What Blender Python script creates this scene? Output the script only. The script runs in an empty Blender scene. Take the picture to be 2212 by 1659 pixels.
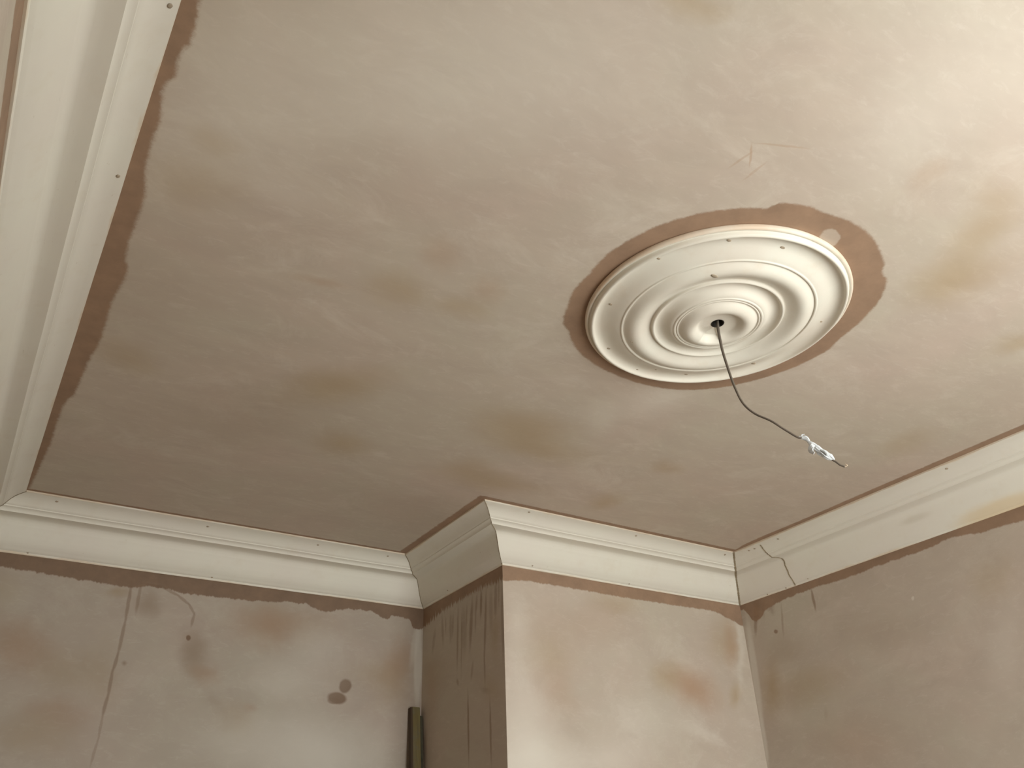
import bpy, bmesh, math, random
from mathutils import Vector, Matrix, noise as mnoise
random.seed(7)

# ------------------------------------------------------------------ measured data (metres)
CL_D = [(0.899,0.0237),(0.936,0.0286),(0.982,0.0293),(1.019,0.0213),(1.057,0.0248),(1.087,0.0147),(1.121,0.0175),(1.167,0.0243),(1.248,0.0245),(1.341,0.0362),(1.411,0.0426),(1.489,0.0419),(1.578,0.0452),(1.649,0.0583),(1.758,0.0509),(1.894,0.0546),(2.052,0.0459),(2.252,0.0393),(2.267,0.032),(2.391,0.023),(2.551,0.0239),(2.733,0.0177),(2.957,0.0078)]
ALC_D = [(0.018,0.0466),(0.168,0.0528),(0.326,0.0598),(0.424,0.0616),(0.51,0.0492),(0.62,0.059),(0.801,0.056),(0.944,0.0486),(0.99,0.0408),(1.049,0.0402),(1.096,0.0536),(1.137,0.0612),(1.188,0.0479),(1.229,0.0398),(1.299,0.0362),(1.359,0.0456),(1.409,0.0591),(1.422,0.0425),(1.504,0.0491),(1.528,0.0876),(1.563,0.0804)]
FRONT_D = [(1.571,0.0562),(1.691,0.0431),(1.861,0.0433),(2.039,0.0453),(2.163,0.0461),(2.228,0.045),(2.359,0.0448),(2.566,0.0423),(2.669,0.0602),(2.744,0.0855)]
RIGHT_D = [(1.273,0.0452),(1.328,0.0413),(1.431,0.0354),(1.539,0.0219),(1.598,0.0295),(1.814,0.0311),(1.983,0.035),(2.127,0.0306),(2.281,0.0374),(2.391,0.0558),(2.439,0.0827),(2.471,0.0567),(2.5,0.0181)]
SIDE_D = [(2.552,0.0509),(2.689,0.0407),(2.834,0.0445),(2.99,0.0511),(3.122,0.0734)]
RING_D = [(-3.035,0.3548),(-2.829,0.3561),(-2.636,0.3587),(-2.448,0.3574),(-2.189,0.356),(-2.055,0.3538),(-1.984,0.3714),(-1.85,0.3736),(-1.689,0.3698),(-1.518,0.3746),(-1.327,0.3792),(-1.169,0.3783),(-0.989,0.3772),(-0.929,0.3731),(-0.822,0.385),(-0.681,0.3843),(-0.503,0.3779),(-0.38,0.3731),(-0.208,0.3679),(-0.033,0.378),(0.158,0.3769),(0.335,0.3748),(0.562,0.3739),(0.842,0.3744),(1.013,0.3714),(1.259,0.3633),(1.547,0.3515),(1.744,0.3492),(1.907,0.3505),(2.164,0.353),(2.373,0.3518),(2.492,0.3609),(2.685,0.3557),(2.906,0.3537),(3.048,0.3479)]
PATCH_D = [1.326683383141406,0.790137201232467]
DOTS_D = [(-0.2569,-0.0937),(-0.168,-0.2136),(-0.0543,-0.2557),(-0.2464,0.0857),(-0.134,0.2413),(0.239,-0.1084),(0.2274,0.1041),(0.031,0.2551),(-0.0081,0.283),(0.1204,0.2385),(-0.1387,-0.1338),(-0.128,0.1602)]
NOTCH_D = 1.1574009910646312
NAILS_D = {'left':[(0.9243,2.82),(1.3312,2.788)],'alc':[(0.1252,3.646),(0.6191,3.696),(1.0352,3.844),(1.3267,3.687),(0.0855,29.679),(0.6919,29.233)],'front':[(1.5833,2.665),(2.0812,3.218),(2.5552,3.395),(1.6876,28.006),(2.1469,29.29)],'right':[(2.2778,3.469),(2.2491,3.635),(2.1224,3.654),(1.3801,3.468),(2.2518,30.331),(2.1339,29.419),(2.3524,30.28)],'side':[(2.91,27.884)]}
CRACK_D = [(2.2108,3.035),(2.2175,4.859),(2.2121,11.713),(2.2029,14.295),(2.1938,15.251),(2.191,16.401),(2.1897,18.133),(2.1951,20.27),(2.1951,22.368),(2.1986,24.481),(2.1981,26.447),(2.2021,29.264),(2.2045,30.735)]
YSTAIN_D = [(1.5069,27.583),(1.3826,26.843),(1.2689,30.007)]
CABLE_D = [[1.3025,1.1077,2.6757],[1.3013,1.1091,2.6431],[1.3047,1.1113,2.5939],[1.3128,1.111,2.5396],[1.3202,1.1085,2.4938],[1.3255,1.0992,2.4511],[1.3337,1.0802,2.4183],[1.347,1.0522,2.3901],[1.3579,1.0332,2.3649],[1.3701,1.0126,2.3387]]
TAPE_D = [[1.3723,1.01,2.3386],[1.3759,1.0057,2.3358],[1.3796,1.0014,2.3336],[1.3823,0.9982,2.3293],[1.3836,0.9966,2.3236],[1.3865,0.9932,2.3163],[1.3906,0.9884,2.3082],[1.3952,0.983,2.2988],[1.4003,0.9769,2.2893],[1.4045,0.972,2.2824],[1.4077,0.9682,2.2776],[1.4099,0.9656,2.275]]
TAIL_D = [[1.4062,0.97,2.2763],[1.4105,0.9649,2.2706],[1.4145,0.9602,2.2627],[1.4178,0.9564,2.259],[1.4202,0.9535,2.2561]]
TIP_D = [[1.4199,0.9538,2.2565],[1.4222,0.9511,2.257],[1.4237,0.9494,2.2586],[1.423,0.9502,2.2604],[1.4216,0.9518,2.2617]]
FLAP_D = [[1.3715,0.98,2.3075],[1.3686,0.9834,2.3026],[1.3675,0.9847,2.2971],[1.3684,0.9836,2.2917],[1.3704,0.9813,2.2872]]
SLOT_D = [[1.3853,0.9761,2.2958],[1.3888,0.9719,2.2908],[1.3918,0.9684,2.2826]]
ROOM_D = [-0.1454,3.1493,1.5659,2.5178,2.762,0.1742,0.1597]
PROF_D = [(0.1742,0.0),(0.1742,0.005),(0.17,0.0065),(0.16,0.0095),(0.148,0.015),(0.138,0.0225),(0.13,0.031),(0.1255,0.037),(0.1225,0.0385),(0.1215,0.042),(0.1175,0.0435),(0.112,0.0465),(0.1085,0.0515),(0.1075,0.0555),(0.104,0.0558),(0.088,0.0566),(0.0725,0.0583),(0.0655,0.0615),(0.06,0.069),(0.056,0.078),(0.054,0.083),(0.0485,0.0935),(0.047,0.0985),(0.0405,0.1105),(0.0388,0.1155),(0.031,0.1275),(0.0288,0.1315),(0.0205,0.1405),(0.014,0.147),(0.012,0.1495),(0.006,0.153),(0.0038,0.1597),(0.0,0.1597)]
CAM_D = [[0.848022,-0.246887,-0.468942],[-0.529047,-0.44633,-0.721733],[-0.031116,0.860138,-0.509112]]
F_D = 1817.3982760694262
BLOBS_D = {'ceil':[[0.649,1.8724,0.1964,0.1048,2.2316,0.6,0,1.0],[1.2314,1.844,0.2233,0.143,-2.8466,0.6,0,1.0],[1.3707,1.9279,0.2167,0.0906,3.1025,0.45,0,1.0],[0.8069,2.1778,0.1046,0.0959,0.9072,0.55,0,1.0],[0.6189,1.4085,0.0924,0.0813,0.747,0.45,0,1.0],[0.1566,1.1552,0.0543,0.0468,2.812,0.5,0,1.0],[0.6967,0.5212,0.0685,0.0336,2.6732,0.55,0,1.0],[1.6977,0.7359,0.1348,0.1243,1.6969,0.65,0,1.0],[1.5932,0.6137,0.1189,0.0814,-2.3946,0.5,0,1.0],[1.3344,2.2055,0.2386,0.0938,3.0389,0.55,0,1.0],[1.7828,2.1714,0.1012,0.0778,1.2351,0.55,0,1.0],[1.7913,1.8458,0.0758,0.0603,-3.0249,0.45,0,1.0],[2.0772,0.8291,0.0812,0.0575,2.1224,0.5,0,1.0],[0.1465,1.2732,0.1025,0.0894,2.345,0.4,0,1.0],[0.1524,1.9789,0.1091,0.0838,-2.3984,0.4,0,1.0],[0.7713,1.3831,0.0857,0.0558,2.6214,0.4,0,1.0],[2.3524,1.3426,0.1371,0.0975,1.2595,0.35,0,1.0],[1.2131,2.1468,0.0907,0.0887,0.4578,0.35,0,1.0],[1.5116,0.5326,0.0654,0.054,0.2111,0.3,0,1.0],[1.4206,1.081,0.0002,0.0001,0.6482,0.0,0,1.0],[0.5304,2.1288,0.3469,0.2618,2.3477,0.25,2,1.0],[0.119,1.6729,0.3299,0.1847,1.5393,0.15,2,1.0],[1.2246,2.5359,0.4446,0.2592,-3.107,0.18,2,1.0],[1.4562,1.4991,0.1643,0.1161,1.4022,0.35,3,1.0],[1.3852,1.6616,0.13,0.0707,1.0898,0.25,3,1.0],[0.3953,0.9546,0.179,0.0869,2.8384,0.15,3,1.0],[1.2203,0.5339,0.1686,0.1393,0.5734,0.25,3,1.0],[0.3016,1.2331,0.125,0.0666,-3.0967,0.15,3,1.0],[0.4632,1.4581,0.0922,0.0169,3.0406,0.3,1,1.0],[0.6445,1.2356,0.065,0.0569,0.6188,0.3,1,1.0],[0.7822,1.296,0.0577,0.0475,-2.789,0.3,1,1.0],[1.0063,0.7049,0.0361,0.003,0.8321,0.45,1,0.6],[0.9982,0.723,0.034,0.0036,1.7165,0.35,1,0.6],[1.04,0.6587,0.0637,0.0032,2.7455,0.35,1,0.6],[1.0433,0.7313,0.0353,0.0036,1.625,0.3,1,0.6],[1.1954,0.3387,0.3908,0.2344,3.0956,0.25,3,1.0],[0.4519,0.8091,0.4767,0.2789,2.5959,0.45,3,1.0],[0.1693,1.0871,0.247,0.1975,1.655,0.3,3,1.0],[1.3508,0.5669,0.0549,0.0369,-2.1081,0.25,1,1.0],[1.3178,0.7975,0.0253,0.013,-3.0799,0.0,3,1.0]],'alc':[[0.1304,2.2509,0.1436,0.1096,2.7936,0.6,1,1.0],[0.2856,2.0442,0.1223,0.058,3.0595,0.4,1,1.0],[0.4975,2.4215,0.0643,0.0548,1.6429,0.6,2,1.0],[0.6716,2.2701,0.1033,0.0551,1.9532,0.75,2,1.0],[0.7252,2.2022,0.0704,0.041,2.8609,0.45,1,1.0],[0.6453,2.3274,0.0113,0.0094,1.8484,0.9,4,0.5],[0.3917,2.4565,0.0446,0.0261,-3.0411,0.5,0,1.0],[0.3857,2.1867,0.1291,0.0768,1.7572,0.3,0,1.0],[0.0372,2.4137,0.0845,0.0753,2.3734,0.4,0,1.0],[0.2744,2.1775,0.1149,0.0973,2.8235,0.35,0,1.0],[0.228,1.986,0.1423,0.0711,3.1273,0.4,0,1.0],[0.9284,2.4134,0.1112,0.0917,-3.0368,0.45,1,1.0],[0.8578,2.065,0.0895,0.0638,2.8485,0.4,0,1.0],[0.8974,2.1005,0.0358,0.0209,-3.1141,0.35,1,1.0],[0.7874,2.102,0.0867,0.0245,2.3187,0.25,2,1.0],[0.4528,2.2229,0.0106,0.0095,2.2885,0.5,4,1.0],[0.959,2.4075,0.2577,0.1015,-3.0303,0.45,1,1.0],[1.3233,2.2613,0.178,0.0683,-3.0556,0.3,0,1.0],[1.4586,2.317,0.1243,0.0763,1.3641,0.65,1,1.0],[1.4325,2.2266,0.136,0.1205,1.5064,0.4,0,1.0],[1.2434,2.2089,0.029,0.0256,1.0152,0.95,4,0.35],[1.2136,2.1634,0.0405,0.023,3.0929,0.95,4,0.35],[1.1998,2.1526,0.0256,0.0131,-3.08,0.7,4,0.4],[1.5463,2.3248,0.1937,0.0208,1.5787,0.6,3,0.5],[1.5317,2.3967,0.1107,0.0206,1.4033,0.4,3,0.6],[1.1622,1.9662,0.3096,0.1775,3.0224,0.75,3,1.0],[0.8741,1.9998,0.2497,0.1168,-3.1216,0.35,3,1.0],[1.0649,2.2483,0.2781,0.1461,-3.064,0.3,3,1.0],[1.1273,2.3561,0.1126,0.0854,-3.0265,0.3,3,1.0],[1.0167,2.2032,0.1232,0.0954,2.92,0.2,3,1.0],[0.0807,2.3993,0.0918,0.0781,2.1172,0.2,3,1.0],[0.4272,2.4259,0.0835,0.0075,1.6099,0.5,4,0.6],[0.4285,2.3078,0.0779,0.0074,-1.5883,0.5,4,0.6],[0.4248,2.2245,0.04,0.0073,-1.6645,0.5,4,0.6],[0.4223,2.1577,0.0562,0.0072,1.5763,0.5,4,0.6],[0.4207,2.0887,0.0427,0.0071,-1.6275,0.5,4,0.6],[0.4191,2.0214,0.0523,0.0056,1.5766,0.3,4,0.6],[0.4161,1.9448,0.0534,0.0056,-1.6492,0.3,4,0.6],[0.4573,2.4474,0.0674,0.0069,1.5854,0.4,4,0.6],[0.4991,2.4956,0.0474,0.0062,3.001,0.4,4,0.6],[0.5595,2.4811,0.0427,0.0062,2.7934,0.4,4,0.6],[0.608,2.4578,0.0366,0.0061,2.5708,0.4,4,0.6],[0.6406,2.429,0.0301,0.006,2.2246,0.4,4,0.6],[0.6509,2.3919,0.0323,0.0061,-1.6454,0.4,4,0.6],[0.4979,2.5023,0.0444,0.0041,3.1371,0.4,3,0.6]],'front':[[2.422,2.1912,0.1697,0.0948,2.9089,0.75,1,1.0],[2.2952,2.2123,0.1029,0.0787,-2.5975,0.5,0,1.0],[2.6668,2.3625,0.1175,0.0512,1.2695,0.6,1,1.0],[2.6227,2.3769,0.1289,0.0931,0.8173,0.4,0,1.0],[2.6541,2.1697,0.062,0.0429,1.0049,0.6,0,1.0],[1.7587,2.2321,0.1552,0.114,-3.106,0.4,0,1.0],[1.77,2.1074,0.1091,0.0818,3.0395,0.3,1,1.0],[1.6174,2.3471,0.1288,0.0507,1.5024,0.25,3,1.0],[1.6294,2.1736,0.2118,0.0942,1.3824,0.25,3,1.0],[2.0764,2.4533,0.1374,0.0546,-3.0985,0.4,0,1.0],[2.1811,2.5496,0.0398,0.0218,-2.8809,0.7,2,0.8],[1.8918,2.3615,0.3656,0.0997,-3.0139,0.2,1,1.0],[2.1555,2.0376,0.2783,0.1382,-3.0205,0.3,3,1.0],[1.6626,1.896,0.2089,0.123,-3.0606,0.75,3,1.0],[1.65,2.0099,0.1585,0.1309,1.2858,0.4,3,1.0],[1.9505,1.906,0.2526,0.0868,-3.0878,0.4,3,1.0],[2.7244,2.3588,0.2477,0.0235,1.3367,0.3,3,1.0],[2.449,2.0206,0.1462,0.038,2.8109,0.3,3,1.0]],'right':[[2.4265,2.1971,0.1388,0.0614,1.8319,0.65,0,1.0],[2.3333,2.3227,0.1151,0.0881,-2.9839,0.35,2,1.0],[2.2563,2.1664,0.2308,0.083,3.0726,0.4,0,1.0],[2.35,2.3927,0.012,0.0091,-2.9395,0.7,4,0.5],[2.1362,2.4674,0.0534,0.0077,1.5724,0.6,4,0.6],[2.4319,2.4964,0.0526,0.0229,1.8064,0.85,4,0.7],[2.4501,2.4428,0.0559,0.0127,1.8083,0.5,4,0.8],[2.3066,2.4272,0.081,0.0071,1.7294,0.35,4,0.8],[2.3375,2.4821,0.0295,0.0219,1.814,0.4,4,1.0],[2.3796,2.487,0.0335,0.0124,1.8126,0.4,4,1.0],[2.191,2.0553,0.0323,0.0124,1.8611,0.25,2,1.0],[1.7213,2.3628,0.0095,0.0071,1.9296,0.6,3,0.6],[1.4205,2.3466,0.0902,0.0856,2.6613,0.3,0,1.0],[1.4622,2.135,0.1938,0.0844,1.9324,0.2,3,1.0],[1.8814,2.2907,0.2476,0.0957,-2.923,0.2,2,1.0],[2.4983,2.2649,0.2619,0.0225,1.613,0.5,3,0.6],[2.5122,2.0011,0.1321,0.0193,1.6132,0.6,3,0.6],[2.0829,1.9451,0.2551,0.1199,-3.0559,0.2,1,1.0]],'side':[[2.6746,2.441,0.0685,0.0113,1.6368,0.55,4,0.7],[2.6464,2.3533,0.1631,0.0109,1.6534,0.5,4,0.7],[2.7498,2.3826,0.1192,0.0155,1.6793,0.5,4,0.7],[2.8542,2.3575,0.1468,0.01,1.5992,0.45,4,0.7],[2.9101,2.4087,0.0769,0.0164,-1.5953,0.3,4,0.7],[2.7746,2.028,0.1505,0.009,-1.5911,0.6,4,0.7],[2.6214,1.9902,0.1283,0.0091,-1.5835,0.5,4,0.7],[2.8051,2.3722,0.1086,0.0293,1.5569,0.3,4,0.7],[2.9779,2.4148,0.0796,0.0125,-1.6675,0.35,4,0.7],[3.0521,2.3873,0.0623,0.0159,1.7957,0.3,4,0.7],[2.5702,2.4321,0.0847,0.0142,1.6317,0.4,4,0.7],[2.6046,2.3999,0.0893,0.0179,1.5977,0.25,4,0.7],[2.527,2.3359,0.1703,0.0118,1.5822,0.35,4,0.7],[3.1145,2.4928,0.0483,0.0247,0.3316,0.5,4,0.7],[2.8536,2.1942,0.0181,0.0101,-2.0806,0.4,4,0.7],[3.1057,1.9991,0.0878,0.0147,-1.6223,0.3,4,0.7],[2.7164,2.4048,0.0776,0.0085,1.6163,0.35,4,0.7],[2.783,2.426,0.056,0.0079,1.6172,0.3,4,0.7],[2.8923,2.4142,0.0572,0.0093,1.5995,0.35,4,0.7],[2.8237,2.3273,0.149,0.0078,1.5969,0.3,4,0.7],[2.7061,2.4562,0.044,0.0076,1.6375,0.4,4,0.7],[2.9518,2.4283,0.0393,0.0084,-1.6022,0.3,4,0.7],[2.5472,2.4557,0.0693,0.0079,1.6439,0.3,4,0.7],[2.6552,2.2028,0.0728,0.0078,-1.6042,0.35,4,0.7],[2.745,2.2159,0.0431,0.0113,1.7983,0.3,4,0.7],[2.5771,2.3065,0.0954,0.0438,1.5613,0.4,0,1.0],[2.6631,2.1335,0.0514,0.0153,-2.953,0.25,4,1.0],[3.0723,2.1883,0.137,0.0762,1.4334,0.3,1,1.0],[3.0558,2.2723,0.1588,0.1,-2.7898,0.25,0,1.0],[2.6151,2.1404,0.0936,0.0597,-2.8626,0.3,0,1.0]],'left':[]}  # real stains, plus large soft pale blobs that paint brightness into the plaster

XL, YB, XS, YF, XR, PJ, DR = ROOM_D       # left wall, alcove wall, breast side, breast front, right wall, cornice projection / drop
ZC = 2.7; YN = -0.55
PROF = PROF_D

# ------------------------------------------------------------------ camera
sc = bpy.context.scene
col = sc.collection
cd = bpy.data.cameras.new('camera'); cam = bpy.data.objects.new('camera', cd); col.objects.link(cam)
cd.sensor_fit = 'HORIZONTAL'; cd.sensor_width = 36.0; cd.lens = F_D / 2212.0 * 36.0; cd.clip_start = .02
M = Matrix(CAM_D).to_4x4(); M.translation = Vector((0, 0, 1.55)); cam.matrix_world = M
sc.camera = cam
# ------------------------------------------------------------------ daylight
SKY = (.97, 1.0, 1.0); GROUND = (.97, .985, .95)
W = bpy.data.worlds.new('daylight'); sc.world = W; W.use_nodes = True
nt = W.node_tree; nt.nodes.clear()
wo = nt.nodes.new('ShaderNodeOutputWorld'); bg = nt.nodes.new('ShaderNodeBackground')
tc = nt.nodes.new('ShaderNodeTexCoord'); sx = nt.nodes.new('ShaderNodeSeparateXYZ'); mr = nt.nodes.new('ShaderNodeMapRange'); mx = nt.nodes.new('ShaderNodeMix')
mx.data_type = 'RGBA'
nt.links.new(tc.outputs['Generated'], sx.inputs[0]); nt.links.new(sx.outputs[2], mr.inputs[0])
mr.inputs[1].default_value = -.03; mr.inputs[2].default_value = .12
nt.links.new(mr.outputs[0], mx.inputs[0])
GL, SL = 3.9, 4.2
mx.inputs[6].default_value = tuple(c * GL for c in GROUND) + (1,); mx.inputs[7].default_value = tuple(c * SL for c in SKY) + (1,)
nt.links.new(mx.outputs[2], bg.inputs[0]); nt.links.new(bg.outputs[0], wo.inputs[0])
WX0, WX1, WZ0, WZ1 = .88, 2.38, .80, 2.50     # window opening behind the camera
ld = bpy.data.lights.new('window_portal', 'AREA'); ld.shape = 'RECTANGLE'; ld.size = WX1 - WX0; ld.size_y = WZ1 - WZ0; ld.cycles.is_portal = True
lo = bpy.data.objects.new('window_portal', ld); col.objects.link(lo); lo.location = ((WX0 + WX1) / 2, YN - .12, (WZ0 + WZ1) / 2); lo.rotation_euler = (math.radians(90), 0, 0)
sc.view_settings.view_transform = 'Standard'; sc.view_settings.look = 'None'; sc.view_settings.gamma = 1; sc.view_settings.use_curve_mapping = False
sc.view_settings.exposure = EXPO = 1.36
sc.cycles.use_denoising = True; sc.cycles.diffuse_bounces = 6; sc.cycles.max_bounces = 8; sc.cycles.use_adaptive_sampling = True; sc.cycles.adaptive_threshold = .02

# ------------------------------------------------------------------ helpers
def link(name, me, mat, parent=None):
    o = bpy.data.objects.new(name, me); col.objects.link(o)
    if mat: me.materials.append(mat)
    if parent: o.parent = parent
    return o
def mesh(name, vs, fs, mat, parent=None, smooth=False):
    me = bpy.data.meshes.new(name); me.from_pydata([tuple(v) for v in vs], [], fs); me.validate(); me.update()
    if smooth: me.polygons.foreach_set('use_smooth', [True] * len(me.polygons))
    return link(name, me, mat, parent)
def bmobj(name, bm, mat, parent=None, smooth=False):
    bmesh.ops.recalc_face_normals(bm, faces=bm.faces)
    me = bpy.data.meshes.new(name); bm.to_mesh(me); bm.free()
    if smooth: me.polygons.foreach_set('use_smooth', [True] * len(me.polygons))
    return link(name, me, mat, parent)
def struct(o, label=None):
    o['kind'] = 'structure'
    if label: o['label'] = label
    return o
def thing(o, label, cat, group=None):
    o['label'] = label; o['category'] = cat
    if group: o['group'] = group
    return o
def box(bm, x0, x1, y0, y1, z0, z1):
    v = [bm.verts.new(c) for c in ((x0,y0,z0),(x1,y0,z0),(x1,y1,z0),(x0,y1,z0),(x0,y0,z1),(x1,y0,z1),(x1,y1,z1),(x0,y1,z1))]
    for f in ((0,3,2,1),(4,5,6,7),(0,1,5,4),(1,2,6,5),(2,3,7,6),(3,0,4,7)): bm.faces.new([v[i] for i in f])

class NT:
    """small node-graph writer"""
    def __init__(s, name):
        s.m = bpy.data.materials.new(name); s.m.use_nodes = True; s.t = s.m.node_tree; s.t.nodes.clear()
        s.out = s.n('ShaderNodeOutputMaterial'); s.b = s.n('ShaderNodeBsdfPrincipled'); s.l(s.b.outputs[0], s.out.inputs[0])
        s.b.inputs['Specular IOR Level'].default_value = .25
        s.tc = s.n('ShaderNodeTexCoord').outputs['Object']
        q = s.n('ShaderNodeSeparateXYZ'); s.l(s.tc, q.inputs[0]); s.x, s.y, s.z = q.outputs
    def n(s, t, **k):
        o = s.t.nodes.new(t)
        for a, b in k.items(): setattr(o, a, b)
        return o
    def l(s, a, b): s.t.links.new(a, b)
    def put(s, v, i):
        if hasattr(v, 'is_linked') or isinstance(v, bpy.types.NodeSocket): s.l(v, i)
        elif isinstance(v, (tuple, list)): i.default_value = tuple(v) + ((1,) if len(i.default_value) == 4 and len(v) == 3 else ())
        else: i.default_value = v
    def ma(s, op, a, b=0.0, c=0.0, clamp=False):
        o = s.n('ShaderNodeMath', operation=op, use_clamp=clamp); s.put(a, o.inputs[0]); s.put(b, o.inputs[1]); s.put(c, o.inputs[2]); return o.outputs[0]
    def mr(s, v, a, b, c=0.0, d=1.0, smooth=False):
        o = s.n('ShaderNodeMapRange'); o.interpolation_type = 'SMOOTHSTEP' if smooth else 'LINEAR'
        s.put(v, o.inputs[0])
        for i, k in enumerate((a, b, c, d)): s.put(k, o.inputs[i + 1])
        return o.outputs[0]
    def mix(s, f, a, b, blend='MIX'):
        o = s.n('ShaderNodeMix', data_type='RGBA', blend_type=blend); s.put(f, o.inputs[0]); s.put(a, o.inputs[6]); s.put(b, o.inputs[7]); return o.outputs[2]
    def comb(s, a, b, c=0.0):
        o = s.n('ShaderNodeCombineXYZ'); s.put(a, o.inputs[0]); s.put(b, o.inputs[1]); s.put(c, o.inputs[2]); return o.outputs[0]
    def noise(s, vec, scale, detail=4, rough=.55, dist=0.0, color=False):
        o = s.n('ShaderNodeTexNoise'); s.l(vec, o.inputs['Vector']); o.inputs['Scale'].default_value = scale; o.inputs['Detail'].default_value = detail
        o.inputs['Roughness'].default_value = rough; o.inputs['Distortion'].default_value = dist
        return o.outputs[1 if color else 0]
    def mapping(s, vec, loc=(0,0,0), rot=(0,0,0), scale=(1,1,1), typ='POINT'):
        o = s.n('ShaderNodeMapping', vector_type=typ); s.l(vec, o.inputs[0]); o.inputs[1].default_value = loc; o.inputs[2].default_value = rot; o.inputs[3].default_value = scale
        return o.outputs[0]
    def vm(s, op, a, b=(0,0,0), sc_=1.0):
        o = s.n('ShaderNodeVectorMath', operation=op); s.put(a, o.inputs[0]); s.put(b, o.inputs[1])
        if op == 'SCALE': s.put(sc_, o.inputs[3])
        return o.outputs['Value'] if op == 'LENGTH' else o.outputs[0]
    def curve(s, v, pts, y0, y1):
        """piecewise width read off along an edge: returns value(v)"""
        x0, x1 = pts[0][0], pts[-1][0]
        t = s.mr(v, x0, x1)
        o = s.n('ShaderNodeFloatCurve'); c = o.mapping.curves[0]
        P = [((a - x0) / (x1 - x0), (b - y0) / (y1 - y0)) for a, b in pts]
        c.points[0].location = P[0]; c.points[1].location = P[-1]
        for a in P[1:-1]: c.points.new(*a)
        for a in c.points: a.handle_type = 'AUTO_CLAMPED'
        o.mapping.update(); s.l(t, o.inputs[1])
        return s.mr(o.outputs[0], 0, 1, y0, y1)
    def bump(s, h, strength, dist):
        o = s.n('ShaderNodeBump'); o.inputs['Strength'].default_value = strength; o.inputs['Distance'].default_value = dist; s.l(h, o.inputs['Height']); s.l(o.outputs[0], s.b.inputs['Normal'])

# plaster, stain and cream colours (linear); the pale stain also paints in brightness
PINK = (.490, .408, .342); OLIVE = (.470, .420, .342); WET = (.225, .142, .090)
STAIN_AND_LIGHT = [(.37, .275, .165), (.38, .245, .155), (.31, .235, .170), (.68, .64, .565), (.20, .120, .070)]
CREAM = (.74, .72, .63)

def plaster(name, a, b, blobs, rot=0.0, stretch=2.2, tone=1.0, bandf=None, smear=.5):
    """bare skimmed plaster: pink / olive mottling, trowel smears, drying stains, painted-in pale brightness; (a,b) = plane axes"""
    s = NT(name); ax = dict(x=s.x, y=s.y, z=s.z)
    u, v = ax[a], ax[b]; P = s.comb(u, v)
    big = s.noise(P, 1.6, 4, .6, .6); c = s.mix(s.mr(big, .33, .60), PINK, OLIVE)
    Q = s.mapping(P, rot=(0, 0, rot), scale=(1, stretch, 1))
    med = s.noise(Q, 5.0, 6, .66, .8); c = s.mix(s.mr(med, .35, .7, 0, .55), c, tuple(k * .84 for k in PINK))
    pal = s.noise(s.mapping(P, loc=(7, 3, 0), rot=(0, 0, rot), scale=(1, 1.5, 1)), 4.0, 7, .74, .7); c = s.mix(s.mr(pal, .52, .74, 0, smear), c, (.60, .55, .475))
    fin = s.noise(s.mapping(P, rot=(0, 0, rot + .35), scale=(1, 2.6, 1)), 20, 5, .72, .8); c = s.mix(s.mr(fin, .54, .70, 0, .28), c, (.60, .545, .475))
    wb = s.vm('SUBTRACT', s.noise(P, 5.0, 5, .6, 0, True), (.5, .5, .5)); wl = s.vm('SUBTRACT', s.noise(P, 30.0, 4, .6, 0, True), (.5, .5, .5))
    D1 = s.vm('ADD', P, s.vm('MULTIPLY', wb, (.11, .11, 0))); D2 = s.vm('ADD', P, s.vm('MULTIPLY', wl, (.006, .006, 0)))
    for (cx, cy, rx, ry, th, st, ci, soft) in blobs:
        if st <= 0: continue
        k = 1.25 if soft >= 1 else 1.1
        d = s.vm('LENGTH', s.mapping(D1 if (soft >= 1 and min(rx, ry) > .012) else D2, (cx, cy, 0), (0, 0, th), (rx * k, ry * k, 1), 'TEXTURE'))
        f = s.mr(d, 1.0, max(0.0, 1 - soft), 0, st, True)
        c = s.mix(f, c, STAIN_AND_LIGHT[ci])  # pale blobs on upper ceiling, lower breast and alcove also stand in for light
    if bandf: c = bandf(s, c, u, v, P)
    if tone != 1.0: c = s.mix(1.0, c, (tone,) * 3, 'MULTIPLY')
    s.l(c, s.b.inputs['Base Color']); s.b.inputs['Roughness'].default_value = .62
    s.bump(s.noise(Q, 9, 3, .6), .25, .004)
    return s.m

def edge(s, dist, width, P, amp=.006, soft=.004, rag=None):
    """1 where dist < width (+ brush-ragged noise)"""
    n = s.noise(P, 45, 5, .85); w = s.ma('ADD', width, s.ma('MULTIPLY', s.ma('SUBTRACT', n, .5), amp * 3.2))
    k = s.ma('SUBTRACT', w, dist)
    m = s.mr(k, -soft, soft, 0, 1, True)
    return s.ma('MULTIPLY', m, s.mr(dist, -.02, -.019))
def wetcol(s, P, k0=1.0):
    return s.mix(s.mr(s.noise(P, 12, 5, .7), .3, .7), tuple(k * k0 for k in WET), tuple(k * 1.35 * k0 for k in WET))
def wall_band(knots, tooth=None, k0=1.0):
    def f(s, c, u, v, P):
        d = s.ma('SUBTRACT', ZC - DR, v)
        w = s.curve(u, knots, 0, .12)
        if tooth: w = s.ma('ADD', w, s.ma('MULTIPLY', s.ma('SUBTRACT', s.noise(s.comb(u, 0.0), tooth[0], 3, .8), .5), tooth[1]))
        m = edge(s, d, w, P, .004, .0035)
        return s.mix(s.ma('MULTIPLY', m, .92), c, wetcol(s, P, k0))
    return f
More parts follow.
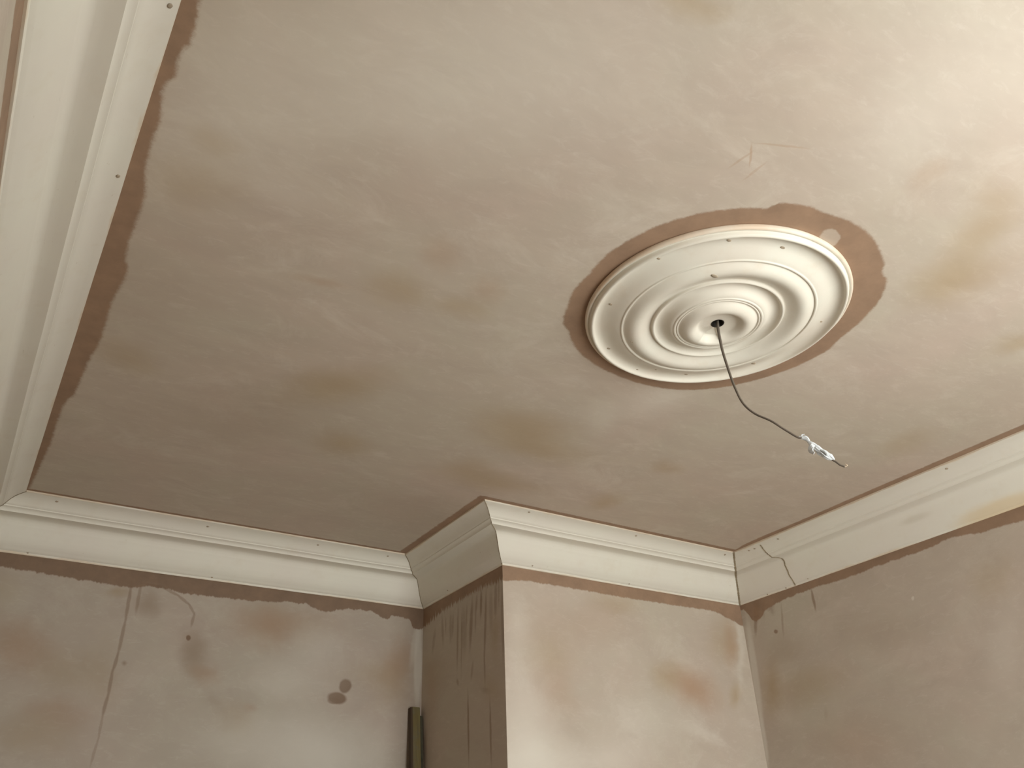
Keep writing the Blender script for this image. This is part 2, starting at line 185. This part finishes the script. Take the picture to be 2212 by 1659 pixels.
def ceil_band(s, c, u, v, P):
    ws = []
    ws.append(edge(s, s.ma('SUBTRACT', u, XL + PJ), s.curve(v, [(-0.55, .03)] + CL_D, 0, .12), P, .006, .006))
    dy = s.ma('SUBTRACT', YB - PJ, v); ws.append(edge(s, dy, .015, P, .006, .004))
    # beside the breast
    ds = s.ma('SUBTRACT', XS - PJ, u); inb = s.mr(v, YF - PJ - .022, YF - PJ - .017); ws.append(s.ma('MULTIPLY', edge(s, ds, .030, P, .007, .004), inb))
    df = s.ma('SUBTRACT', YF - PJ, v); inx = s.mr(u, XS - PJ - .02, XS - PJ - .015); ws.append(s.ma('MULTIPLY', edge(s, df, .022, P, .005, .004), inx))
    dr = s.ma('SUBTRACT', XR - PJ, u); ws.append(edge(s, dr, s.curve(v, [(-0.55, .03), (.9, .036), (1.6, .032), (2.0, .026), (2.15, .028), (2.34, .008)], 0, .12), P, .005, .004))
    m = ws[0]
    for w in ws[1:]: m = s.ma('MAXIMUM', m, w)
    # ring round the ceiling rose
    cu = s.ma('SUBTRACT', u, RC[0]); cv = s.ma('SUBTRACT', v, RC[1]); r = s.vm('LENGTH', s.comb(cu, cv)); th = s.ma('ARCTAN2', cv, cu)
    R_ = list(RING_D); R_ = [(-3.1416, .351)] + R_ + [(3.1416, .351)]
    rw = s.curve(th, R_, .25, .45)
    ring = edge(s, r, rw, P, .005, .0045)
    pd = s.vm('LENGTH', s.mapping(s.vm('ADD', P, s.vm('MULTIPLY', s.vm('SUBTRACT', s.noise(P, 30, 3, .6, 0, True), (.5,.5,.5)), (.02,.02,0))), (PATCH_D[0], PATCH_D[1], 0), (0, 0, .5), (.034, .019, 1), 'TEXTURE'))
    ring = s.ma('MULTIPLY', ring, s.mr(pd, .8, 1.05, .35, 1, True))
    m = s.ma('MAXIMUM', m, ring)
    return s.mix(s.ma('MULTIPLY', m, .92), c, wetcol(s, P))
RC = (1.3022, 1.1083)

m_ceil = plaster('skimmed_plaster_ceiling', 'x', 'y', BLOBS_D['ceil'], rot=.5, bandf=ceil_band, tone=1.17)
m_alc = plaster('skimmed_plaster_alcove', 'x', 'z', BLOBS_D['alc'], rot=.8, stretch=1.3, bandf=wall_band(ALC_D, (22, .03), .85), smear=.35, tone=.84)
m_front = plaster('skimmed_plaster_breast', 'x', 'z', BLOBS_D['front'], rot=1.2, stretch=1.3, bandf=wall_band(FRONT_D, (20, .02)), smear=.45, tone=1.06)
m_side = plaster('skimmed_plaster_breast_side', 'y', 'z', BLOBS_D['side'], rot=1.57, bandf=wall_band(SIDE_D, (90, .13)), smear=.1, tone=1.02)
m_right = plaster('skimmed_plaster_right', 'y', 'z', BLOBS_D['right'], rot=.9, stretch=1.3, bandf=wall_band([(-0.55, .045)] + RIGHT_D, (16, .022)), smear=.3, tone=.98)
m_left = plaster('skimmed_plaster_left', 'y', 'z', [], bandf=wall_band([(-0.55, .06), (1.0, .06), (3.2, .05)], (40, .01)))

def cast(name, seed=0.0, ystain=False):
    """cast plaster: cream, thumbed, adhesive-tinted along both edges (uv: x along, y across profile)"""
    s = NT(name); uvn = s.n('ShaderNodeUVMap'); q = s.n('ShaderNodeSeparateXYZ'); s.l(uvn.outputs[0], q.inputs[0]); u, v = q.outputs[0], q.outputs[1]
    P = s.comb(s.ma('MULTIPLY', u, 1.0), v, seed)
    P2 = s.comb(u, s.ma('MULTIPLY', v, .25), seed)
    c = s.mix(s.mr(s.noise(P2, 3, 4, .6), .35, .65), CREAM, (.725, .685, .61))
    c = s.mix(s.mr(s.noise(P2, 14, 5, .6), .55, .75, 0, .35), c, (.66, .60, .49))
    n = s.noise(P, 5, 5, .65)
    e = s.ma('MINIMUM', v, s.ma('SUBTRACT', 1.0, v)); w = s.mr(n, .35, .7, .0, .05)
    f = s.mr(s.ma('SUBTRACT', w, e), -.015, .015, 0, .5, True); c = s.mix(f, c, (.62, .46, .29))
    sp = s.noise(s.comb(u, v, seed + 3), 38, 3, .6); c = s.mix(s.mr(sp, .70, .78, 0, .35), c, (.42, .34, .24))
    if ystain:
        d = s.vm('LENGTH', s.mapping(s.vm('ADD', P, s.vm('MULTIPLY', s.vm('SUBTRACT', s.noise(P, 9, 4, .6, 0, True), (.5,.5,.5)), (.08,.12,0))), (1.32, .94, seed), (0, 0, 0), (.22, .22, 1), 'TEXTURE'))
        c = s.mix(s.mr(d, 1, .3, 0, .55, True), c, (.66, .50, .27))
        d = s.vm('LENGTH', s.mapping(P, (1.60, .66, seed), (0, 0, 0), (.09, .07, 1), 'TEXTURE')); c = s.mix(s.mr(d, 1, .2, 0, .35, True), c, (.50, .45, .36))
    s.l(c, s.b.inputs['Base Color']); s.b.inputs['Roughness'].default_value = .55
    s.bump(s.noise(P2, 16, 4, .6), .07, .003)
    return s.m
def simple(name, c, rough=.5, var=.12, sc_=40, metal=0.0, c2=None):
    s = NT(name); k = s.noise(s.tc, sc_, 4, .6)
    s.l(s.mix(s.mr(k, .35, .65), c, c2 or tuple(t * (1 - var) for t in c)), s.b.inputs['Base Color']); s.b.inputs['Roughness'].default_value = rough; s.b.inputs['Metallic'].default_value = metal
    return s.m
m_gap = simple('brown_filler', (.26, .19, .12), .8, .4)
m_crack = simple('crack_shadow_dirt', (.34, .28, .19), .9, .3, 60)
m_plug = simple('nail_filler', (.46, .38, .28), .8, .3, 90)

# ------------------------------------------------------------------ room shell
def plane(name, mat, pts, nseg=1):
    return mesh(name, pts, [tuple(range(len(pts)))], mat)
T = .12
def slab(name, mat, x0, x1, y0, y1, z0, z1, label):
    bm = bmesh.new(); box(bm, x0, x1, y0, y1, z0, z1); return struct(bmobj(name, bm, mat), label)
slab('ceiling', m_ceil, XL - T, XR + T, YN - T, YB + T, ZC, ZC + .1, 'bare skimmed plaster ceiling with brown primed strips along the cornice')
slab('wall_left', m_left, XL - T, XL, YN - T, YB + T, 0, ZC, 'bare plaster wall under the left cornice')
slab('wall_back', m_alc, XL, XS, YB, YB + T, 0, ZC, 'brown-stained plaster wall of the alcove')
slab('wall_right', m_right, XR, XR + T, YN - T, YB + T, 0, ZC, 'bare plaster wall right of the chimney breast')
# chimney breast: front and side faces with their own staining, the front also with painted brightness
bm = bmesh.new(); box(bm, XS, XR, YF, YB + T, 0, ZC); bmesh.ops.recalc_face_normals(bm, faces=bm.faces)
for f in bm.faces:
    if f.normal.x < -.5: f.material_index = 1
me = bpy.data.meshes.new('wall_chimney_breast'); bm.to_mesh(me); bm.free()
wb_ = link('wall_chimney_breast', me, m_front); me.materials.append(m_side); struct(wb_, 'plastered chimney breast standing out between alcove and right wall')
# metal/plaster corner bead down the arris
# near wall with the window opening (behind the camera)
bm = bmesh.new()
box(bm, XL, WX0, YN - T, YN, 0, ZC); box(bm, WX1, XR, YN - T, YN, 0, ZC); box(bm, WX0, WX1, YN - T, YN, 0, WZ0); box(bm, WX0, WX1, YN - T, YN, WZ1, ZC)
struct(bmobj('wall_near', bm, m_left), 'plaster wall with the window')
m_paint = simple('white_window_paint', (.8, .8, .78), .35, .05)
bm = bmesh.new(); fw = .05
for a in ((WX0, WX0 + fw, WZ0, WZ1), (WX1 - fw, WX1, WZ0, WZ1), (WX0 + fw, WX1 - fw, WZ0, WZ0 + fw), (WX0 + fw, WX1 - fw, WZ1 - fw, WZ1), ((WX0 + WX1) / 2 - .025, (WX0 + WX1) / 2 + .025, WZ0 + fw, WZ1 - fw)):
    box(bm, a[0], a[1], YN - .10, YN - .04, a[2], a[3])
struct(bmobj('window_1', bm, m_paint), 'window frame in the near wall')
s = NT('floorboards'); br = s.n('ShaderNodeTexBrick'); s.l(s.tc, br.inputs[0]); br.inputs['Color1'].default_value = (.24, .16, .09, 1); br.inputs['Color2'].default_value = (.20, .13, .07, 1); br.inputs['Mortar'].default_value = (.08, .05, .03, 1)
br.inputs['Brick Width'].default_value = 2.4; br.inputs['Row Height'].default_value = .14; br.inputs['Scale'].default_value = 1; br.inputs['Mortar Size'].default_value = .003
s.l(br.outputs[0], s.b.inputs['Base Color']); m_floor = s.m
slab('floor', m_floor, XL - T, XR + T, YN - T, YB + T, -.1, 0, 'bare floorboards')

# ------------------------------------------------------------------ cornice
LEN = [0]
for (a, b), (c_, d_) in zip(PROF, PROF[1:]): LEN.append(LEN[-1] + math.hypot(c_ - a, d_ - b))
TOT = LEN[-1]
def pv(t):      # profile parameter (index + fraction) -> a, b
    i = min(int(t), len(PROF) - 2); f = t - i
    return PROF[i][0] + (PROF[i + 1][0] - PROF[i][0]) * f, PROF[i][1] + (PROF[i + 1][1] - PROF[i][1]) * f
def cornice(name, mat, label, axis, w, sg, s0, m0, s1, m1, step=.04):
    """run along axis from s0 to s1; m = how the end moves per unit projection (mitre)"""
    n = max(2, int(abs(s1 - s0) / step)); vs = []; uvs = []
    for k in range(n + 1):
        t = k / n
        for j, (a, b) in enumerate(PROF):
            p0 = s0 + m0 * a; p1 = s1 + m1 * a; sp = p0 + (p1 - p0) * t
            e = .0012 * (mnoise.noise(Vector((sp * 3, a * 9, axis * 5.0 + w))))
            e = 0 if j in (0, len(PROF) - 1) else e
            aa = w + sg * (a + e); vs.append((sp, aa, ZC - b + (e if b > .01 else 0)) if axis == 0 else (aa, sp, ZC - b + (e if b > .01 else 0))); uvs.append((sp, LEN[j] / TOT))
    N = len(PROF); fs = []
    for k in range(n):
        for j in range(N - 1): fs.append((k * N + j, (k + 1) * N + j, (k + 1) * N + j + 1, k * N + j + 1))
    # back faces against ceiling and wall close the section
    b0 = len(vs)
    for k in range(n + 1):
        sp = s0 + (s1 - s0) * k / n; vs.append((sp, w, ZC) if axis == 0 else (w, sp, ZC)); uvs.append((sp, 0))
    for k in range(n):
        fs.append((b0 + k, b0 + k + 1, (k + 1) * N, k * N)); fs.append((k * N + N - 1, (k + 1) * N + N - 1, b0 + k + 1, b0 + k))
    fs.append(tuple(range(N)) + (b0,)); fs.append(tuple(n * N + j for j in reversed(range(N))) + (b0 + n,))
    o = mesh(name, vs, fs, mat, None, False); me = o.data
    ul = me.uv_layers.new(name='UVMap')
    for lp in me.loops: ul.data[lp.index].uv = uvs[lp.vertex_index]
    bm = bmesh.new(); bm.from_mesh(me); bmesh.ops.recalc_face_normals(bm, faces=bm.faces); bm.to_mesh(me); bm.free()
    me.polygons.foreach_set('use_smooth', [True] * len(me.polygons)); me.set_sharp_from_angle(angle=math.radians(32))
    return struct(o, label)
m_c = [cast('cast_cornice_plaster', 1.3), cast('cast_cornice_plaster_alcove', 4.1), cast('cast_cornice_plaster_side', 7.7), cast('cast_cornice_plaster_front', 9.2), cast('cast_cornice_plaster_right', 12.5, True)]
# axis: 0 runs along x, 1 along y
C = {}
C['left'] = cornice('trim_1', m_c[0], 'wide cream plaster cornice running along the left wall', 1, XL, 1, YN, 1, YB, -1)
C['alc'] = cornice('trim_2', m_c[1], 'cream plaster cornice across the alcove wall', 0, YB, -1, XL, 1, XS, -1)
C['side'] = cornice('trim_3', m_c[2], 'short shaded cornice piece on the side of the chimney breast', 1, XS, -1, YF, -1, YB, -1)
C['front'] = cornice('trim_4', m_c[3], 'cream plaster cornice across the front of the chimney breast', 0, YF, -1, XS, -1, XR, -1)
C['right'] = cornice('trim_5', m_c[4], 'cracked cream plaster cornice along the right wall', 1, XR, -1, YN, 1, YF, -1)
C['near'] = cornice('trim_6', m_c[0], 'plaster cornice above the window', 0, YN, 1, XL, 1, XR, -1)
SECD = dict(left=(1, XL, 1), alc=(0, YB, -1), side=(1, XS, -1), front=(0, YF, -1), right=(1, XR, -1))
def on(sec, s_, t, off):
    ax, w, sg = SECD[sec]; a, b = pv(t); i = min(int(t), len(PROF) - 2)
    da, db = PROF[i + 1][0] - PROF[i][0], PROF[i + 1][1] - PROF[i][1]; L = math.hypot(da, db) or 1
    na, nb = db / L, -da / L      # outward (away from wall, downwards)
    a += na * off; b += nb * off
    return Vector((s_, w + sg * a, ZC - b)) if ax == 0 else Vector((w + sg * a, s_, ZC - b))
def strip(name, sec, path, width, mat, off=.0015):
    """a hairline of dirt filled into the surface, following the moulding"""
    fine = []
    for (s0, t0), (s1, t1) in zip(path, path[1:]):
        k = max(2, int(abs(t1 - t0) * 2) + 1)
        for i in range(k): f = i / k; fine.append((s0 + (s1 - s0) * f, t0 + (t1 - t0) * f))
    fine.append(path[-1]); pts = [on(sec, s_, t, off) for s_, t in fine]; low = [on(sec, s_, t, -.002) for s_, t in fine]
    bm = bmesh.new(); rows = []
    ax = SECD[sec][0]; d = Vector((1, 0, 0)) if ax == 0 else Vector((0, 1, 0))
    for i, (h, l_) in enumerate(zip(pts, low)):
        w = width * (.55 + .9 * (mnoise.noise(Vector((i * .9, width * 900, 1.7))) * .5 + .5)) / 2
        rows.append([bm.verts.new(l_ - d * w), bm.verts.new(h - d * w * .6), bm.verts.new(h + d * w * .6), bm.verts.new(l_ + d * w)])
    for r0, r1 in zip(rows, rows[1:]):
        for j in range(3): bm.faces.new((r0[j], r0[j + 1], r1[j + 1], r1[j]))
    return bmobj(name, bm, mat, C[sec])
strip('crack', 'right', CRACK_D, .0065, m_crack)['label'] = 'jagged brown crack across the cornice'
NP = len(PROF) - 1
def mitre(name, sec, sc0, m, wd, mat):     # joint line down a mitre
    path = [(sc0 + m * pv(t)[0], t) for t in [k * .5 for k in range(1, NP * 2)]]
    return strip(name, sec, path, wd, mat)
mitre('mitre_gap', 'front', XR - .001, -1, .012, m_crack); mitre('mitre_gap', 'right', YF - .001, -1, .012, m_crack)
mitre('mitre_gap', 'side', YB - .001, -1, .0035, m_crack); mitre('mitre_gap', 'alc', XL + .001, 1, .003, m_crack)
mitre('mitre_gap', 'front', XS + .0005, -1, .0022, m_crack)
def plug(sec, s_, t, r=.0045):
    bm = bmesh.new(); c0 = on(sec, s_, t, .0008); e = .2
    n = (on(sec, s_, t, .01) - on(sec, s_, t, 0)).normalized()
    bmesh.ops.create_icosphere(bm, subdivisions=2, radius=1)
    rot = n.to_track_quat('Z', 'Y').to_matrix()
    for v in bm.verts:
        k = 1 + .25 * mnoise.noise(v.co * 1.5 + Vector((s_ * 9, t, 0))); v.co = c0 + rot @ Vector((v.co.x * r * k, v.co.y * r * .8 * k, v.co.z * r * e))
    bmobj('nail_plug', bm, m_plug, C[sec], True)
for sec, L in NAILS_D.items():
    for s_, t in L: plug(sec, s_, t, .0048 if t < 20 else .0035)

# ------------------------------------------------------------------ ceiling rose (lathe)
RP = [(.3060, 0), (.3088, .002), (.3095, .007), (.3080, .0112), (.3050, .0130), (.3022, .0125), (.3008, .0112), (.2995, .0118), (.2988, .0150), (.2978, .0195), (.2955, .0226), (.2928, .0232), (.2905, .0222), (.2892, .0196),
      (.2870, .0158), (.2830, .0130), (.2770, .0114), (.2700, .0120), (.2600, .0150), (.2500, .0192), (.2400, .0238), (.2320, .0270), (.2270, .0284), (.2262, .0300), (.2235, .0306), (.2215, .0296), (.2208, .0278),
      (.2150, .0310), (.2070, .0362), (.1990, .0394), (.1910, .0400), (.1830, .0380), (.1750, .0336), (.1670, .0290), (.1600, .0262), (.1545, .0250), (.1530, .0300), (.1500, .0316), (.1475, .0306), (.1465, .0282),
      (.1430, .0240), (.1380, .0218), (.1320, .0216), (.1250, .0242), (.1180, .0292), (.1120, .0346), (.1070, .0374), (.1040, .0380), (.1032, .0398), (.1010, .0406), (.0985, .0400), (.0975, .0388), (.0962, .0404), (.0945, .0408), (.0925, .0398), (.0915, .0385),
      (.0880, .0406), (.0820, .0462), (.0750, .0506), (.0680, .0524), (.0610, .0516), (.0550, .0480), (.0500, .0428), (.0465, .0385), (.0430, .0365), (.0380, .0358), (.0300, .0356), (.0220, .0356), (.0160, .0356), (.0145, .0345), (.0140, .0300), (.0138, .0050)]
def smoothp(P, k=3):
    out = []
    for i in range(len(P) - 1):
        p0, p1, p2, p3 = P[max(0, i - 1)], P[i], P[i + 1], P[min(len(P) - 1, i + 2)]
        for j in range(k):
            t = j / k; out.append(tuple(.5 * (2 * p1[c] + (p2[c] - p0[c]) * t + (2 * p0[c] - 5 * p1[c] + 4 * p2[c] - p3[c]) * t * t + (3 * p1[c] - p0[c] - 3 * p2[c] + p3[c]) * t ** 3) for c in (0, 1)))
    return out + [P[-1]]
RPS = smoothp(RP, 2)
rose = bpy.data.objects.new('ceiling_rose', None); col.objects.link(rose); rose.location = (RC[0], RC[1], ZC)
thing(rose, 'round cream plaster ceiling rose with concentric rings and a hole in its middle', 'ceiling rose')
NS = 256
def rose_depth(r, h, th):
    d = (th - NOTCH_D + math.pi) % (2 * math.pi) - math.pi
    if .016 < r < .075:       # chipped wedge in the inner roll
        half = .10 + (r - .016) * 7.0; k = 1 - min(1, max(0, (abs(d) - half) / .10)); k *= 1 - min(1, max(0, (r - .052) / .010)); h = h * (1 - k) + min(h, .0315) * k
    return h + .00035 * mnoise.noise(Vector((math.cos(th) * r * 28, math.sin(th) * r * 28, 3)))
def lathe(name, prof, mat, parent, close_hole=False):
    vs = []; fs = []; N = len(prof)
    for i in range(NS):
        th = 2 * math.pi * i / NS
        for r, h in prof: vs.append((r * math.cos(th), r * math.sin(th), -rose_depth(r, h, th) if h > .001 else 0))
    for i in range(NS):
        a, b = i * N, ((i + 1) % NS) * N
        for j in range(N - 1): fs.append((a + j, b + j, b + j + 1, a + j + 1))
    o = mesh(name, vs, fs, mat, parent, True)
    bm = bmesh.new(); bm.from_mesh(o.data); bmesh.ops.recalc_face_normals(bm, faces=bm.faces)
    if sum(f.normal.z for f in bm.faces) > 0: bmesh.ops.reverse_faces(bm, faces=bm.faces)
    bm.to_mesh(o.data); bm.free(); return o
s = NT('cast_rose_plaster'); n1 = s.noise(s.tc, 5, 5, .6); c = s.mix(s.mr(n1, .38, .66), (.745, .72, .63), (.72, .665, .575))
c = s.mix(s.mr(s.noise(s.tc, 17, 5, .65), .56, .74, 0, .35), c, (.66, .57, .45))
rr = s.vm('LENGTH', s.comb(s.x, s.y)); c = s.mix(s.ma('MULTIPLY', s.mr(rr, .303, .306), s.mr(s.noise(s.tc, 8, 4, .6), .35, .6, .1, .6)), c, (.66, .46, .30))
s.l(c, s.b.inputs['Base Color']); s.b.inputs['Roughness'].default_value = .5; s.bump(s.noise(s.tc, 45, 4, .6), .12, .002); m_rose = s.m
iR = next(i for i, a in enumerate(RPS) if a[0] <= .2896); iB = next(i for i, a in enumerate(RPS) if a[0] <= .0916)
lathe('rim', RPS[:iR + 1], m_rose, rose); lathe('disc', RPS[iR:iB + 1], m_rose, rose); lathe('centre_boss', RPS[iB:], m_rose, rose)
m_dark = simple('hole_shade_paint', (.03, .025, .02), .9)  # near-black lining, shade inside the hole put into the colour
bm = bmesh.new(); pr_ = [(.0165, .0362), (.0152, .0366), (.0134, .0355), (.0128, .030), (.0128, .004), (.0001, .003)]; rw_ = [[bm.verts.new((r_ * math.cos(2 * math.pi * k / 40) * (1 + .10 * mnoise.noise(Vector((math.cos(2 * math.pi * k / 40) * 2, math.sin(2 * math.pi * k / 40) * 2, 1)))), r_ * math.sin(2 * math.pi * k / 40), -h_)) for k in range(40)] for r_, h_ in pr_]
for a_, b_ in zip(rw_[1:], rw_[2:]):
    for k in range(40): bm.faces.new((a_[k], a_[(k + 1) % 40], b_[(k + 1) % 40], b_[k]))
bmobj('cable_hole', bm, m_dark, rose)['label'] = 'dark cable hole'
def rz(r):
    for (a, h), (b, g) in zip(RPS, RPS[1:]):
        if b <= r <= a: return h + (g - h) * (a - r) / ((a - b) or 1)
    return .02
for i, (dx, dy) in enumerate(DOTS_D):
    bm = bmesh.new(); bmesh.ops.create_icosphere(bm, subdivisions=2, radius=1); k = (.0042, .0048, .0052, .0046, .0045, .004, .006, .003, .003, .004, .006, .003)[i]
    for v in bm.verts: v.co = Vector((dx + v.co.x * k * 1.25 * (1.3 if i in (6, 9, 10, 11) else 1), dy + v.co.y * k * .8, -rz(math.hypot(dx, dy)) + v.co.z * k * .22))
    bmobj('screw_plug', bm, m_plug, rose, True)['label'] = 'brownish filled screw hole'

# ------------------------------------------------------------------ cable with taped connector
def crom(P, k=8):
    P = [Vector(p) for p in P]; out = []
    for i in range(len(P) - 1):
        p0, p1, p2, p3 = P[max(0, i - 1)], P[i], P[i + 1], P[min(len(P) - 1, i + 2)]
        for j in range(k):
            t = j / k; out.append(.5 * (2 * p1 + (p2 - p0) * t + (2 * p0 - 5 * p1 + 4 * p2 - p3) * t * t + (3 * p1 - p0 - 3 * p2 + p3) * t ** 3))
    return out + [P[-1]]
def sweep(name, pts, rad, mat, parent, seg=16, smooth=True, wob=0.0):
    """rad(t) -> (r1, r2, twist)"""
    vs = []; fs = []; up = Vector((.65, .55, .3)).normalized(); n = len(pts)
    for i, p_ in enumerate(pts):
        tg = (pts[min(n - 1, i + 1)] - pts[max(0, i - 1)]).normalized(); a = tg.cross(up).normalized(); b = tg.cross(a).normalized()
        r1, r2, tw = rad(i / (n - 1))
        for k in range(seg):
            th = 2 * math.pi * k / seg; x, y = r1 * math.cos(th), r2 * math.sin(th)
            if wob: f = 1 + wob * mnoise.noise(Vector((p_.x * 110, p_.z * 110, k * 1.1))); x *= f; y *= f
            X, Y = x * math.cos(tw) - y * math.sin(tw), x * math.sin(tw) + y * math.cos(tw); vs.append(p_ + a * X + b * Y)
    for i in range(n - 1):
        for k in range(seg): fs.append((i * seg + k, i * seg + (k + 1) % seg, (i + 1) * seg + (k + 1) % seg, (i + 1) * seg + k))
    fs.append(tuple(range(seg))); fs.append(tuple((n - 1) * seg + k for k in reversed(range(seg))))
    org = parent.location if parent else Vector((0, 0, 0))
    o = mesh(name, [v - org for v in vs], fs, mat, parent, smooth)
    bm = bmesh.new(); bm.from_mesh(o.data); bmesh.ops.recalc_face_normals(bm, faces=bm.faces); bm.to_mesh(o.data); bm.free(); return o
m_cable = simple('grey_cable_sheath', (.155, .13, .105), .45, .15, 30)
m_tape = simple('white_insulating_tape', (.62, .65, .67), .35, .10, 120)
m_slot = simple('grey_connector_plastic', (.42, .44, .44), .5, .3, 90)
m_copper = simple('pale_cable_core', (.62, .50, .36), .4, .1)
cab = bpy.data.objects.new('power_cable', None); col.objects.link(cab); cab.location = CABLE_D[0]
thing(cab, 'thin grey cable hanging from the ceiling rose, its lower end in white tape', 'cable')
cp = [Vector(CABLE_D[0]) + Vector((0, 0, .018))] + [Vector(q_) for q_ in CABLE_D] + [Vector(TAPE_D[1])]
sweep('sheath', crom(cp, 10), lambda t: (.0037 - .0012 * t, .0027 - .0005 * t, 2.2 * t), m_cable, cab)
tr = [(.0012, .0012), (.0036, .0022), (.0052, .0024), (.0040, .0026), (.0030, .0026), (.0052, .0044), (.0066, .0056), (.0074, .0060), (.0078, .0062), (.0072, .0054), (.0042, .0034), (.0012, .0012)]
def trad(t):
    x = t * (len(tr) - 1); i = min(int(x), len(tr) - 2); f = x - i; return (tr[i][0] * (1 - f) + tr[i + 1][0] * f, tr[i][1] * (1 - f) + tr[i + 1][1] * f, .25 * math.sin(t * 7))
wrap = sweep('tape_wrap', crom(TAPE_D, 6), trad, m_tape, cab, 20, False, .35); wrap['label'] = 'crumpled white tape'
sweep('tape_loop', crom(FLAP_D, 6), lambda t: (.0030 + .0032 * math.sin(math.pi * (.15 + .8 * t)), .0022 + .0008 * math.sin(t * 12), .35 + .7 * t), m_tape, cab, 10, False, .5)['label'] = 'loose white tape end'
sl = crom(SLOT_D, 6); sweep('connector_body', sl, lambda t: (.0034 - .0012 * abs(2 * t - 1), .0016, .6), m_slot, cab, 12, True, .3)['label'] = 'grey connector showing through the tape'
sweep('tape_tail', crom([TAPE_D[1], Vector(TAPE_D[1]) + Vector((.002, 0, .006)), Vector(TAPE_D[2]) + Vector((.002, 0, .0095))], 4), lambda t: (.0022 * (1 - .7 * t), .0005, .3), m_tape, cab, 8, False, .2)
sweep('sheath_end', crom(TAIL_D, 6), lambda t: (.0020, .0016, .4), m_cable, cab, 12)
sweep('cable_core', crom(TIP_D, 5), lambda t: (.0008, .0008, 0), m_copper, cab, 8)['label'] = 'pale bare core bent at the tip'

# ------------------------------------------------------------------ timber batten leaning in the alcove corner
m_oak = NT('old_stained_timber'); s = m_oak
g = s.noise(s.mapping(s.tc, scale=(60, 60, 3)), 1, 5, .7, .6); c = s.mix(s.mr(g, .3, .7), (.20, .165, .065), (.13, .10, .045))
c = s.mix(s.mr(s.noise(s.tc, 22, 3, .6), .5, .7, 0, .6), c, (.14, .13, .09)); s.l(c, s.b.inputs['Base Color']); s.b.inputs['Roughness'].default_value = .7; s.bump(g, .3, .002); m_oak = s.m
s = NT('dark_timber_edge'); g = s.noise(s.mapping(s.tc, scale=(60, 60, 3)), 1, 5, .7, .6); s.l(s.mix(g, (.075, .042, .022), (.06, .045, .028)), s.b.inputs['Base Color']); m_edge = s.m
bt = bpy.data.objects.new('timber_batten', None); col.objects.link(bt)
thing(bt, 'narrow dark weathered timber batten leaning upright in the alcove corner beside the chimney breast', 'timber batten')
BATTEN = dict(top=(1.536, 3.135, 2.147), bot=(1.494, 2.86, 0.0))
bt.location = BATTEN['bot']
d = Vector(BATTEN['top']) - Vector(BATTEN['bot']); bt.rotation_euler = d.to_track_quat('Z', 'Y').to_euler(); L = d.length
# orient faces square to the room
zq = d.normalized(); xq = Vector((1, 0, 0)); xq = (xq - zq * xq.dot(zq)).normalized(); yq = zq.cross(xq)
bt.rotation_euler = Matrix((xq, yq, zq)).transposed().to_euler()
bm = bmesh.new(); box(bm, -.020, .0125, -.008, .012, 0, L); bmesh.ops.bevel(bm, geom=bm.edges[:], offset=.0015, segments=2); bmobj('board', bm, m_oak, bt)
bm = bmesh.new(); box(bm, -.0275, -.020, -.010, .013, 0, L - .002); bmesh.ops.bevel(bm, geom=bm.edges[:], offset=.001, segments=1); bmobj('edge_strip', bm, m_edge, bt)['label'] = 'dark brown edge'
bm = bmesh.new(); box(bm, .0127, .0245, -.005, .012, 0, L - .03); bmesh.ops.bevel(bm, geom=bm.edges[:], offset=.001, segments=1); bmobj('edge_strip', bm, simple('grey_green_timber', (.075, .07, .045), .8, .3, 30), bt)['label'] = 'grey green edge'
